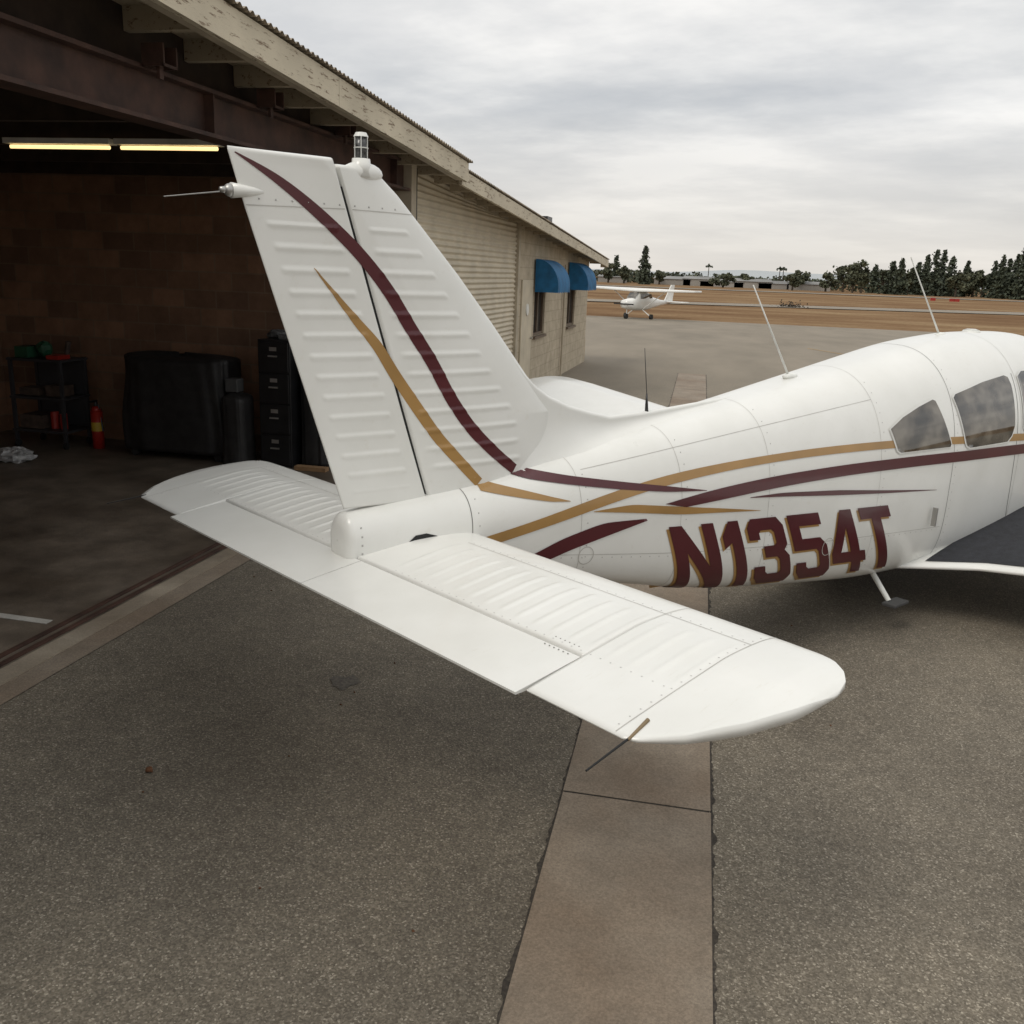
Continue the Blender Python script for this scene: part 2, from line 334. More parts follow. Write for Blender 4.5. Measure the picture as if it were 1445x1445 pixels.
for k,(y0,y1) in enumerate(((16.6,17.85),(20.15,21.45))):
    rows=[]; n=14; DP=.42
    for i in range(n+1):
        t=i/n*math.pi/2; x=.03+DP*math.sin(t); z=1.90+.46*math.cos(t)
        if i==n: z=1.90
        rows.append([(x,y0,z)]+[(x+.010*abs(math.sin(j*math.pi/2)),y0+(y1-y0)*j/12,z) for j in range(1,12)]+[(x,y1,z)])
    rows.append([(p[0],p[1],p[2]-.11+.012*math.cos(i*math.pi)) for i,p in enumerate(rows[-1])])
    gridmesh("awning_canopy",rows,BLUE,HB)
    for yy in(y0,y1):
        vs_=[(.03,yy,1.79)]+[(.03+DP*math.sin(i/n*math.pi/2),yy,1.90+.46*math.cos(i/n*math.pi/2)) for i in range(n+1)]+[(.03+DP,yy,1.79)]
        mesh("awning_side",vs_,[tuple(range(len(vs_)))],BLUE,HB)
mb=MB()
mb.cyl((-.3,13.2,zr(13.2)-.05),(-.3,13.2,zr(13.2)+.22),.06); mb.cyl((-.3,13.2,zr(13.2)+.22),(-.3,13.2,zr(13.2)+.27),.09)
mb.box(.1,.42,15.5,15.9,zr(15.7)-.03,zr(15.7)+.05); mb.box(-.2,.0,16.4,16.8,zr(16.6)-.03,zr(16.6)+.10)
mb.out("roof_vents",BLACK,HB)
mb=MB(); mb.cyl((.05,19.6,0),(.05,19.6,2.3),.02); mb.out("downpipe",TRIM,HB)
mb=MB(); mb.box(-.1,-.04,BE+.25,BE+.31,0,.55); mb.out("small_post",simple("post_yellow",(.3,.2,.08),.7),HB)
def tube(p0,p1):
    mb=MB(); mb.box(p0[0],p1[0],p0[1]-.05,p0[1]+.05,p0[2]+.02,p0[2]+.06); mb.out("tube_fixture",WPLAST,HB)
    mb=MB(); mb.cyl((p0[0]+.03,p0[1],p0[2]),(p1[0]-.03,p1[1],p1[2]),.014); mb.out("fluorescent_tube",TUBE,HB)
tube((-2.15,6.65,2.93),(-1.22,6.65,2.93)); tube((-1.18,6.65,2.93),(-.32,6.65,2.93))
# ------------------------------------------------------------ hangar contents
fc=empty("filing_cabinet",(-4.52,9.02,.006))
mb=MB(); mb.box(0,.36,.02,.55,0,1.35); mb.out("case",BLACK,fc,bev=.006)
mb=MB()
for i in range(4): mb.box(.015,.345,0,.02,.04+i*.325,.345+i*.325)
mb.out("drawer_fronts",BLACK,fc,bev=.004)
mb=MB()
for i in range(4): mb.box(.13,.23,-.022,-.008,.20+i*.325,.215+i*.325); mb.box(.14,.22,-.004,-.001,.26+i*.325,.30+i*.325)
mb.out("handles",METAL,fc)
mb=MB(); mb.ball((.12,.25,1.39),.12,.1,.05,10,6,.15); mb.box(.2,.34,.1,.3,1.352,1.40); mb.out("papers",simple("clutter_grey",(.08,.08,.08),.6,.5,30),fc)
ct=empty("tool_cart",(-7.5,9.0,.006))
mb=MB()
for x in(0,.62):
    for y in(0,.42): mb.box(x,x+.035,y,y+.035,.08,1.0)
for z in(.18,.55,.97): mb.box(-.01,.665,-.01,.465,z,z+.025)
mb.box(.04,.61,.43,.44,.21,.96)
mb.out("frame",simple("cart_grey",(.03,.03,.033),.5),ct)
mb=MB()
for x in(.02,.63):
    for y in(.02,.43): mb.cyl((x-.01,y,.04),(x+.02,y,.04),.04)
mb.out("casters",DARK,ct)
mb=MB(); mb.box(.06,.22,.05,.3,1.0,1.12); mb.ball((.32,.2,1.09),.09,.08,.09,10,6,.1); mb.out("green_tools",GREEN,ct,bev=.01)
mb=MB(); mb.box(.45,.6,.05,.25,.997,1.04); mb.cyl((.42,.15,.21),(.42,.15,.40),.045); mb.cyl((.53,.15,.21),(.53,.15,.38),.04); mb.out("red_cans",RED,ct)
mb=MB(); mb.box(.38,.58,.08,.3,.58,.70); mb.box(.05,.3,.08,.3,.58,.66); mb.box(.05,.33,.05,.35,.21,.36); mb.cyl((.52,.3,.997),(.56,.3,1.18),.03); mb.out("bins",simple("bin_brown",(.06,.04,.03),.7,.5,15),ct)
fe=empty("fire_extinguisher",(-6.62,9.25,.006))
mb=MB(); mb.cyl((0,0,0),(0,0,.42),.065,n=20); mb.cyl((0,0,.42),(0,0,.48),.065,.03,n=20); mb.out("bottle",RED,fe,True)
mb=MB(); mb.cyl((0,0,.48),(0,0,.53),.02); mb.box(-.01,.01,-.1,.02,.53,.55); mb.cyl((.03,0,.5),(.085,-.02,.2),.01); mb.out("valve_hose",BLACK,fe)
mb=MB(); mb.cyl((0,0,.2),(0,0,.30),.067,n=20,cap=False); mb.out("label",YEL,fe,True)
def drape(name,loc,sx,sy,sz,mat,seed=1,amp=1.0):
    rng=np.random.RandomState(seed); rows=[]; ph=rng.rand(6)*6
    for j in range(29):
        t=j/28; tt=min(1,t/.86); z=sz*tt; rad=1.0-.08*tt+.02*math.sin(tt*7+ph[4])
        if t>.86: q=(t-.86)/.14; rad*=math.cos(q*1.5); z=sz+.05*math.sin(q*1.5)
        row=[]
        for i in range(96):
            a=2*math.pi*i/96; c_,s_=math.cos(a),math.sin(a)
            x=sx/2*math.copysign(abs(c_)**.5,c_); y=sy/2*math.copysign(abs(s_)**.5,s_)
            fold=1+amp*(.030*(1-tt)*math.sin(11*a+ph[0]+2*t)+.018*math.sin(19*a+ph[1]+3*t)+.012*math.sin(5*a+ph[3]-5*t))
            row.append((x*rad*fold,y*rad*fold,z+amp*.03*math.sin(2*a+ph[2])*tt**3))
        rows.append(row)
    e=empty(name,loc); o=gridmesh("cover",rows,mat,e,True,True,True); return e
g=drape("covered_grill",(-5.52,9.25,.08),1.36,.55,1.0,COVER,3,.8)
mb=MB()
for x in(-.5,.5):
    for y in(-.2,.2): mb.cyl((x,y-.02,-.03),(x,y+.02,-.03),.045)
mb.out("wheels",DARK,g)
drape("trash_bin",(-4.75,9.0,.006),.28,.34,.72,COVER,8,.4)
mb=MB(); mb.box(-4.86,-4.72,8.95,9.1,.79,.93); mb.out("storage_box",simple("box_grey",(.06,.06,.06),.6),None,bev=.01)
drape("covered_equipment",(-3.98,9.35,.006),.32,.4,1.2,COVER,5,.6)
mb=MB(); mb.box(-4.1,-3.75,8.95,9.05,.008,.05); mb.out("wood_board",WOOD)
mb=MB(); mb.ball((-6.95,8.3,.07),.22,.14,.08,22,12,.2); mb.out("plastic_bag",BAG)
# ------------------------------------------------------------ airplane
AP=empty("propeller_airplane",(-1.484,3.167,.97),math.radians(51.24))
X=[.25,.6,1.0,1.6,2.2,2.8,3.7,4.5,5.2,6.0,6.35,6.9,7.25,8.0,8.45]
TOP=[.22,.25,.29,.40,.48,.565,.70,.82,.87,.87,.82,.50,.36,.28,.16]
BOT=[.0,-.07,-.15,-.30,-.44,-.54,-.65,-.69,-.70,-.70,-.70,-.68,-.66,-.6,-.42]
WW=[.09,.13,.175,.25,.32,.38,.465,.53,.56,.57,.57,.56,.54,.48,.34]
xs=np.linspace(.25,8.45,412)
def smooth(a,k=9):
    p=np.pad(a,k,mode='edge'); 
    p[:k]=2*a[0]-a[k:0:-1]; p[-k:]=2*a[-1]-a[-2:-k-2:-1]
    return np.convolve(p,np.ones(2*k+1)/(2*k+1),'valid')
sT,sB,sW=[smooth(smooth(np.interp(xs,X,q)),7) for q in(TOP,BOT,WW)]
def fp(x): 
    t=np.interp(x,xs,sT);b_=np.interp(x,xs,sB);w=np.interp(x,xs,sW);k=np.interp(x,[0,3,5],[.5,.48,.44]); return t,b_,w,b_+k*(t-b_)
NT,NB=2.3,4.0
def fus_y(x,z,o=0):
    t,b_,w,zc=fp(x)
    n,H=(NT,t-zc) if z>zc else (NB,zc-b_)
    q=min(.9995,abs(z-zc)/(H+o)); return (w+o)*(1-q**n)**(1/n)
def fring(x,o=0,nn=160,shrink=1.0):
    t,b_,w,zc=fp(x); row=[]
    for i in range(nn):
        a=2*math.pi*i/nn; c_,s_=math.cos(a),math.sin(a)
        n,H=(NT,t-zc) if s_>0 else (NB,zc-b_)
        row.append((x,(w+o)*shrink*math.copysign(abs(c_)**(2/n),c_),zc+(H+o)*shrink*math.copysign(abs(s_)**(2/n),s_)))
    return row
rows=[[(p[0]+dx,p[1],p[2]) for p in fring(.25,0,160,sh)] for dx,sh in((-.035,.02),(-.033,.5),(-.026,.78),(-.013,.93))]
rows+=[fring(x) for x in np.linspace(.25,8.45,240)]
rows+=[[(p[0]+dx,p[1],p[2]) for p in fring(8.45,0,160,sh)] for dx,sh in((.05,.93),(.08,.75),(.09,.3),(.09,.02))]
gridmesh("fuselage",rows,WHITE,AP,True,True)
HZ=lambda z: np.interp(z,[.1,.22,1.45,1.56],[.67,.63,.23,.195])
TEz=lambda z: np.interp(z,[.1,.22,1.36,1.56],[.29,.25,-.13,-.19])
LEz=lambda z: np.interp(z,[.1,.56,.62,.76,.96,1.15,1.33,1.44,1.50,1.54,1.56],[1.36,1.33,1.27,1.145,.965,.785,.60,.485,.41,.34,.28])
FT=lambda z: np.interp(z,[.2,1.5],[.062,.036])
def aero(s): 
    s=min(1,max(0,s))
    return .05+.95*(s/.62)**.85 if s<.62 else math.sqrt(max(0,1-((s-.62)/.38)**2))**.9
def beads(x,z):
    if z>1.31 or z<.30: return 0
    te,hz,le=TEz(z),HZ(z),LEz(z); ph=((z-.33)/.078)%1; zz_=abs(ph-.5)*.078
    h=max(0,1-(zz_/.013)**2) 
    if x<hz: m_=min((x-te-.055)/.015,(hz-.06-x)/.015)
    else: m_=min((x-hz-.06)/.015,(le-(le-hz)*.30-x)/.015)
    return .0036*h*min(1,max(0,m_))
def fin_y(x,z,o=0):
    te,le=TEz(z),LEz(z); return FT(z)*aero((x-te)/(le-te))+beads(x,z)+o
def finpiece(name,xa,xb,z0,z1,ns=64,dz=.0065):
    rows=[]
    for z in np.arange(z0,z1+1e-6,dz):
        a_,b_=xa(z),xb(z); row=[]
        ss=np.linspace(0,1,ns)
        if xb is LEz: ss=1-(1-ss)**1.6
        for s in ss:
            x=a_+(b_-a_)*s; row.append((x,-fin_y(x,z),z))
        for s in ss[::-1]:
            x=a_+(b_-a_)*s; row.append((x,fin_y(x,z),z))
        rows.append(row)
    last=rows[-1]
    for k,(dzz,sh) in enumerate(((.006,.85),(.010,.5),(.011,.05))):
        rows.append([(p[0],p[1]*sh,p[2]+dzz) for p in last])
    return gridmesh(name,rows,WHITE,AP,True,True,True)
finpiece("rudder",TEz,lambda z:HZ(z)-.009,.235,1.535)
finpiece("vertical_fin",lambda z:HZ(z)+.009,LEz,.15,1.515)
rows=[]
for z in np.linspace(.22,1.45,20): rows.append([(HZ(z)-.02,-.02,z),(HZ(z)+.03,-.02,z),(HZ(z)+.03,.02,z),(HZ(z)-.02,.02,z)])
gridmesh("rudder_gap",rows,DARK,AP,False,True,True)
rows=[]
DX=[1.04,1.14,1.22,1.30,1.44,1.60,1.72,2.0,2.3,2.72]; DZ=[.86,.755,.685,.635,.578,.535,.508,.512,.528,.552]
def zs_at_y(x,y):
    t,b_,w,zc=fp(x); return zc+(t-zc)*(1-min(.99,abs(y)/w)**NT)**(1/NT)
for x in np.linspace(1.04,2.72,90):
    zr_=np.interp(x,DX,DZ); wb=np.interp(x,[1.04,1.25,1.5,2.0,2.72],[.052,.065,.10,.09,.05]); zb=zs_at_y(x,wb)-.006; e_=np.interp(x,[1.04,1.5,2.72],[.022,.02,.012])
    half=[(e_*math.sin(a_),zr_-e_*(1-math.cos(a_))) for a_ in np.linspace(0,math.pi/2,6)]
    half+=[(e_+(wb-e_)*s**2.6,(zr_-e_)+(zb-(zr_-e_))*s) for s in np.linspace(.06,1,16)]
    rows.append([(x,-p[0],p[1]) for p in half[::-1]]+[(x,p[0],p[1]) for p in half[1:]])
gridmesh("dorsal_fillet",rows,WHITE,AP,True)
mb=MB(); mb.cyl((.33,0,1.49),(.33,0,1.555),.040,.033,n=24); mb.ball((.335,0,1.505),.085,.037,.04,20,10); mb.out("beacon_base",WHITE,AP,True)
mb=MB(); mb.cyl((.33,0,1.555),(.33,0,1.63),.024,n=20); mb.out("beacon_lens",simple("beacon_glass",(.07,.07,.07),.1,.5,90),AP,True)
mb=MB(); mb.cyl((.33,0,1.63),(.33,0,1.645),.028,.02,n=20)
for i in range(6):
    t=i*math.pi/3; mb.box(.33+.026*math.cos(t)-.0015,.33+.026*math.cos(t)+.0015,.026*math.sin(t)-.0015,.026*math.sin(t)+.0015,1.557,1.63)
mb.cyl((.33,0,1.59),(.33,0,1.594),.027,n=20)
mb.out("beacon_cage",WPLAST,AP)
mb=MB(); mb.cyl((-.175,0,1.405),(-.02,0,1.408),.026,.006,n=20); mb.out("tail_light_fairing",WHITE,AP,True)
mb=MB(); mb.ball((-.18,0,1.405),.022,.022,.022,14,8); mb.cyl((-.19,0,1.405),(-.215,0,1.405),.013,.009,n=12); mb.out("tail_light",METAL,AP,True)
mb=MB(); mb.cyl((-.20,-.01,1.40),(-.36,.12,1.375),.0022,.0016,n=6); mb.out("nav_whisker",METAL,AP)
def decal(name,polys,mat,side,off,surf,sx=.03,sz=.02):
    bm=bmesh.new()
    for P in polys:
        v=[bm.verts.new((p[0],0,p[1])) for p in P]
        try: bm.faces.new(v)
        except ValueError: pass
    bm.normal_update()
    for f_ in bm.faces:
        if f_.normal.y*side<0: f_.normal_flip()
    bm.normal_update()
    bmesh.ops.triangulate(bm,faces=bm.faces[:],ngon_method='EAR_CLIP')
    xs_=[v.co.x for v in bm.verts]; zs_=[v.co.z for v in bm.verts]
    for k,(a,b_,st) in enumerate(((min(xs_),max(xs_),sx),(min(zs_),max(zs_),sz))):
        for q in np.arange(a+st,b_,st):
            bmesh.ops.bisect_plane(bm,geom=bm.verts[:]+bm.edges[:]+bm.faces[:],plane_co=(q,0,0) if k==0 else (0,0,q),plane_no=(1,0,0) if k==0 else (0,0,1))
    bm.normal_update()
    bmesh.ops.triangulate(bm,faces=bm.faces[:])
    for v in bm.verts: v.co.y=side*surf(v.co.x,v.co.z,off)
    bm.normal_update()
    me=D.meshes.new(name); bm.to_mesh(me); bm.free(); me.materials.append(mat)
    for p in me.polygons: p.use_smooth=True
    return link(D.objects.new(name,me),AP)
def spl(pts,n=60):
    P=np.array(pts,float); d=np.r_[0,np.cumsum(np.hypot(*np.diff(P[:,:2],axis=0).T))]; t=np.linspace(0,d[-1],n)
    Q=np.stack([np.interp(t,d,P[:,i]) for i in range(P.shape[1])],1)
    for _ in range(6):
        Q[1:-1]=(Q[:-2]+2*Q[1:-1]+Q[2:])/4
    return Q
def ribbon(pts,n=60):
    Q=spl(pts,n); T_=np.gradient(Q[:,:2],axis=0); T_/=np.linalg.norm(T_,axis=1)[:,None]; Nn=np.stack([-T_[:,1],T_[:,0]],1)
    A=Q[:,:2]+Nn*Q[:,2:3]/2; B=Q[:,:2]-Nn*Q[:,2:3]/2
    return [[tuple(A[i]),tuple(A[i+1]),tuple(B[i+1]),tuple(B[i])] for i in range(n-1)]
def updown(up,lo,n=60):
    U=spl(up,n);L_=spl(lo,n); return [[tuple(U[i]),tuple(U[i+1]),tuple(L_[i+1]),tuple(L_[i])] for i in range(n-1)]
finM=ribbon([(-.16,1.528,.004),(-.02,1.46,.030),(.10,1.38,.040),(.18,1.32,.044),(.29,1.23,.047),(.36,1.16,.049),(.44,1.07,.051),(.52,.95,.053),(.63,.81,.053),(.72,.66,.053),(.84,.51,.053),(.98,.39,.050),(1.08,.318,.047)])
finG=ribbon([(.12,1.16,.003),(.21,1.06,.018),(.30,.96,.034),(.38,.88,.042),(.46,.76,.047),(.56,.63,.049),(.67,.49,.049),(.78,.38,.047),(.88,.28,.044)])
fusM=ribbon([(1.01,.345,.045),(1.10,.305,.042),(1.32,.262,.038),(1.62,.212,.036),(1.89,.172,.028),(2.15,.14,.003)])
fusG=ribbon([(.87,.275,.045),(.95,.252,.04),(1.07,.222,.034),(1.2,.19,.022),(1.30,.172,.003)])
gmain=updown([(.83,.06),(1.05,.09),(1.28,.14),(1.58,.20),(1.94,.247),(2.45,.275),(3.01,.29),(3.65,.285),(4.32,.262),(5.27,.215),(6.0,.17),(7.2,.08)],[(.87,.02),(1.07,.05),(1.29,.09),(1.57,.15),(1.94,.20),(2.44,.235),(3.0,.248),(3.65,.24),(4.33,.215),(5.28,.165),(6.0,.12),(7.2,.03)])
mlow=updown([(1.08,-.06),(1.25,.0),(1.49,.05),(1.75,.04)],[(1.16,-.10),(1.30,-.06),(1.50,-.02),(1.76,.03)],30)
mmain=updown([(1.87,.10),(2.17,.14),(2.71,.17),(3.32,.178),(4.02,.17),(5.29,.14),(6.3,.09),(7.6,.0)],[(2.01,.07),(2.23,.08),(2.71,.105),(3.32,.115),(4.03,.105),(5.31,.07),(6.3,.02),(7.6,-.07)])
mthin=ribbon([(2.47,.07,.003),(2.72,.06,.022),(3.21,.02,.03),(3.7,-.025,.018),(4.23,-.07,.002)])
gsm=ribbon([(1.43,.11,.003),(1.66,.10,.04),(1.98,.055,.04),(2.3,.02,.02),(2.56,-.01,.002)])
w1=[[(3.70,.350),(3.84,.41),(4.02,.462),(4.18,.498),(4.205,.49),(4.335,.215),(4.325,.20),(3.79,.205),(3.76,.22)]]
w2=[[(4.41,.50),(4.44,.52),(4.81,.58),(5.12,.612),(5.17,.60),(5.185,.55),(5.175,.28),(5.13,.21),(5.07,.175),(4.57,.175),(4.53,.19),(4.51,.22)]]
w3=[[(5.32,.60),(5.40,.63),(5.95,.64),(6.20,.60),(6.35,.42),(6.36,.25),(6.30,.20),(5.38,.20),(5.32,.25)]]
def inflate(P,d):
    c=np.mean(np.array(P),0); return [tuple(np.array(p)+(np.array(p)-c)/np.linalg.norm(np.array(p)-c)*d) for p in P]
GL={'N':[[(0,0),(0,1),(.28,1),(.72,.40),(.72,1),(1,1),(1,0),(.72,0),(.27,.62),(.27,0)]],
'1':[[(.42,0),(.42,.70),(0,.62),(0,.80),(.46,1),(.98,1),(.98,0)]],
'3':[[(0,.70),(0,.88),(.14,1),(.86,1),(1,.88),(1,.60),(.89,.52),(1,.43),(1,.12),(.86,0),(.14,0),(0,.12),(0,.30),(.29,.30),(.29,.21),(.35,.17),(.65,.17),(.71,.21),(.71,.39),(.65,.43),(.34,.43),(.34,.60),(.65,.60),(.71,.64),(.71,.79),(.65,.83),(.35,.83),(.29,.79),(.29,.70)]],
'5':[[(0,1),(.97,1),(.97,.83),(.29,.83),(.29,.64),(.84,.64),(1,.52),(1,.12),(.86,0),(.14,0),(0,.12),(0,.28),(.29,.28),(.29,.21),(.35,.17),(.65,.17),(.71,.21),(.71,.43),(.65,.47),(0,.47)]],
'4':[[(.56,0),(.56,1),(.84,1),(.84,0)],[(0,.19),(.56,.19),(.56,.36),(.27,.36),(.56,.74),(.56,1),(.50,1),(0,.36)],[(.84,.19),(1,.19),(1,.36),(.84,.36)]],
'T':[[(0,.83),(0,1),(1,1),(1,.83),(.65,.83),(.65,0),(.35,0),(.35,.83)]]}
TL,TR,BL,BR=(1.90,-.02),(3.71,-.11),(2.07,-.425),(4.0,-.555)
def tmap(s,t):
    x=(TL[0]*(1-s)+TR[0]*s)*t+(BL[0]*(1-s)+BR[0]*s)*(1-t); z=(TL[1]*(1-s)+TR[1]*s)*t+(BL[1]*(1-s)+BR[1]*s)*(1-t); return x,z
def reg(ds,dt):
    out=[]
    for ch,a,b_ in(('N',0,.168),('1',.192,.270),('3',.298,.455),('5',.482,.637),('4',.655,.822),('T',.835,1)):
        for P in GL[ch]: out.append([tmap(a+(b_-a)*p[0]+ds,p[1]+dt) for p in P])
    return out
for side,tag in((-1,""),(1,"_port")):
    decal("maroon_fin_stripe"+tag,finM,MAROON,side,.0020,fin_y,.02,.0065)
    decal("gold_fin_stripe"+tag,finG,GOLD,side,.0014,fin_y,.02,.0065)
    decal("maroon_stripes"+tag,fusM+mlow+mmain+mthin,MAROON,side,.0040,fus_y)
    decal("gold_stripes"+tag,fusG+gmain+gsm,GOLD,side,.0028,fus_y)
    decal("window_trim"+tag,[inflate(P,.014) for P in(w1[0],w2[0],w3[0])],WHITE,side,.0055,fus_y)
    decal("cabin_windows"+tag,w1+w2+w3,GLASS,side,.0075,fus_y)
decal("registration_shadow",reg(-.010,-.032),GOLD,-1,.0025,fus_y,.016,.009); decal("registration",reg(0,0),MAROON,-1,.0055,fus_y,.016,.009)
def ringseam(x,w=.0028): return [fring(x,.0012),fring(x+w,.0012)]
for i,x in enumerate((.78,1.36,1.98,2.62,3.60,4.38,5.28)):
    gridmesh("skin_seam",ringseam(x,.0035 if x>4 or x<1 else .0025),DARKSEAM if x in(.78,4.38) else SEAM,AP,True,True)
def line(name,pts,surf,w=.003,off=.0012,side=-1,mat=SEAM): decal(name,ribbon([(a,b_,w) for a,b_ in pts],40),mat,side,off,surf,.04,.04)
line("lap_seam",[(.80,-.02),(2.0,-.17),(3.2,-.27),(4.35,-.33)],fus_y)
line("lap_seam_upper",[(1.4,.30),(2.4,.40),(3.6,.52)],fus_y,.0025)
line("door_outline",[(5.25,.62),(5.22,.1),(5.25,-.35),(5.33,-.47),(5.6,-.5)],fus_y,.006,mat=DARKSEAM)
line("cap_seam",[(-.125,1.362),(.24,1.372)],fin_y,.003,.0015); line("cap_seam",[(.27,1.372),(.55,1.372)],fin_y,.003,.0015)
th_=np.linspace(0,2*math.pi,25)
line("inspection_cover",[(3.18+.05*math.cos(t),-.30+.055*math.sin(t)) for t in th_],fus_y,.004,.008)
line("inspection_cover",[(1.40+.045*math.cos(t),-.10+.045*math.sin(t)) for t in th_],fus_y,.004,.002)
decal("tail_slot",[[(.46,.045),(.475,.085),(.51,.112),(.56,.115),(.62,.095),(.66,.07),(.66,.045)]],DARK,-1,.002,fus_y)
mb=MB()
def rivet(p,r=.0035): 
    x,y,z=p; mb.add([(x-r,y,z-r),(x+r,y,z-r),(x+r,y,z+r),(x-r,y,z+r),(x,y-.002,z)],[(0,1,4),(1,2,4),(2,3,4),(3,0,4)])
for x0 in(.80,1.38,2.0,2.64,3.62,4.40):
    for zq in np.arange(-.6,.8,.055):
        t,b_,w,zc=fp(x0)
        if b_+.05<zq<t-.04: rivet((x0+.018,-fus_y(x0+.018,zq,.001),zq),.0028)
for x in np.arange(.9,4.3,.06):
    z=np.interp(x,[.8,2.0,3.2,4.35],[-.02,-.17,-.27,-.33])-.015; rivet((x,-fus_y(x,z,.001),z),.0026)
for x in np.arange(-.08,.5,.06): rivet((x,-fin_y(x,1.385,.001),1.385),.003)
for x in np.arange(.30,.6,.07): rivet((x,-fus_y(x,.03,.001),.03),.004)
for zq in np.arange(.03,.2,.035): rivet((.275,-fus_y(.275,zq,.001),zq),.004)
mb.out("rivets",simple("rivet_grey",(.40,.39,.37),.5),AP)
mb=MB(); mb.cyl((2.0,0,.46),(2.0,0,.50),.018,.012); mb.cyl((2.0,0,.5),(1.99,0,.60),.010,.004); mb.cyl((1.99,0,.60),(1.95,0,.83),.0022,.0018,n=6); mb.out("whip_antenna",BLACK,AP,True)
mb=MB()
for (a,b_) in(((3.22,0,.64),(2.79,0,1.15)),((5.01,0,.855),(4.46,0,1.36))):
    mb.cyl(a,b_,.0065,.0035,n=8); mb.ball((a[0]+.02,0,a[2]-.005),.07,.03,.022,14,8)
mb.out("com_antennas",WPLAST,AP,True)
mb=MB(); mb.cyl((5.5,0,.86),(5.5,0,.882),.07,.055,n=24); mb.cyl((5.5,0,.882),(5.5,0,.89),.055,.03,n=24); mb.out("gps_antenna",WPLAST,AP,True)
mb=MB(); mb.box(4.20,4.212,-.55,-.52,-.30,-.18); mb.out("door_handle",METAL,AP)
# stabilator
SE=D.objects.new("stabilator",None); link(SE,AP); SE.location=(.015,-.115,.012)
SE.rotation_euler=(0,math.radians(-4.0),math.radians(3.2))
TEy=lambda y: float(np.interp(abs(y),[0,1.57,1.61,1.69,1.77,1.82,1.845],[0,0,.02,.11,.27,.43,.59]))
LEy=lambda y: float(np.interp(abs(y),[0,1.60,1.68,1.75,1.80,1.83,1.845],[.80,.80,.79,.765,.725,.68,.61]))
def st_t(x,y):
    s=x/.80; ff=float(np.interp(abs(y),[0,1.58,1.73,1.82,1.845],[1,1,.8,.45,.1]))
    return .046*aero(s)*ff
def sbead(x,y):
    if abs(y)>1.52 or abs(y)<.14: return 0
    ph=(abs(y)/.082)%1; yy=abs(ph-.5)*.082; h=max(0,1-(yy/.015)**2)
    m_=min((x-.285)/.03,(.60-x)/.03); return .0038*h*min(1,max(0,m_))
def st_z(x,y,o=0): return st_t(x,y)+sbead(x,y)+o
def stpiece(name,y0,y1,xa,xb,n=46,dy=.0075):
    rows=[]
    ys=np.linspace(y0,y1,max(3,int((y1-y0)/dy)))
    for y in ys:
        a_,b_=xa(y),xb(y); ss=1-(1-np.linspace(0,1,n))**1.6
        row=[(a_+(b_-a_)*s,y,st_z(a_+(b_-a_)*s,y)) for s in ss]+[(a_+(b_-a_)*s,y,-st_t(a_+(b_-a_)*s,y)) for s in ss[::-1]]
        rows.append(row)
    gridmesh(name,rows,WHITE,SE,True,True,True)
TA,TB=-1.205,1.145; HX=.245
stpiece("stabilator_center",TA,TB,lambda y:HX,LEy)
stpiece("stabilator_starboard_tip",-1.845,TA-.004,TEy,LEy)
stpiece("stabilator_port_tip",TB+.004,1.845,TEy,LEy)
for nm,ya,yb in(("anti_servo_tab",TA+.004,-.022),("anti_servo_tab_port",-.018,TB-.004)):
    rows=[]
    for y in np.linspace(ya,yb,40):
        ss=np.linspace(0,1,14); x0,x1=-.035,HX-.008
        rows.append([(x0+(x1-x0)*s,y,.004+.017*s) for s in ss]+[(x0+(x1-x0)*s,y,-.004-.017*s) for s in ss[::-1]])
    gridmesh(nm,rows,WHITE,SE,False,True,True)
mb=MB(); mb.box(HX-.02,HX+.01,TA,TB,-.015,.016); mb.out("tab_gap",DARK,SE)
def sline(name,pts,w=.0028,mat=SEAM):
    rows=[]
    P=spl([(a,b_,0) for a,b_ in pts],120)
    T_=np.gradient(P[:,:2],axis=0);T_/=np.linalg.norm(T_,axis=1)[:,None]
    for p,t in zip(P,T_):
        a=(p[0]-t[1]*w/2,p[1]+t[0]*w/2); b_=(p[0]+t[1]*w/2,p[1]-t[0]*w/2)
        rows.append([(a[0],a[1],st_z(a[0],a[1],.0012)),(b_[0],b_[1],st_z(b_[0],b_[1],.0012))])
    gridmesh(name,rows,mat,SE,True)
sline("span_seam",[(.64,-1.54),(.64,-.2)]); sline("span_seam",[(.64,.2),(.64,1.54)])
sline("tip_seam",[(.01,-1.54),(.785,-1.54)]); sline("tip_seam",[(.01,1.54),(.785,1.54)])
mb=MB()
def rv2(x,y,r=.0026):
    z=st_z(x,y,.0005); mb.add([(x-r,y-r,z),(x+r,y-r,z),(x+r,y+r,z),(x-r,y+r,z),(x,y,z+.0015)],[(0,1,4),(1,2,4),(2,3,4),(3,0,4)])
for y in np.arange(-1.5,1.5,.04):
    if abs(y)>.2: rv2(.655,y); rv2(.262,y)
for x in np.arange(.04,.76,.045): rv2(x,-1.525); rv2(x,1.525)
mb.out("stab_rivets",simple("rivet_white",(.55,.54,.52),.4),SE)
mb=MB()
for k in range(6): mb.ball((.225,-1.16+.02*k,.022),.003,.003,.0025,6,4); mb.ball((.275,-1.16+.02*k,st_z(.275,-1.16+.02*k)),.003,.003,.0025,6,4)
mb.out("hinge_rivets",METAL,SE)
mb=MB(); mb.cyl((.10,-1.575,.016),(.0,-1.59,.004),.006,.004,n=8); mb.out("wick_base",simple("wick_brown",(.22,.16,.09),.7),SE)
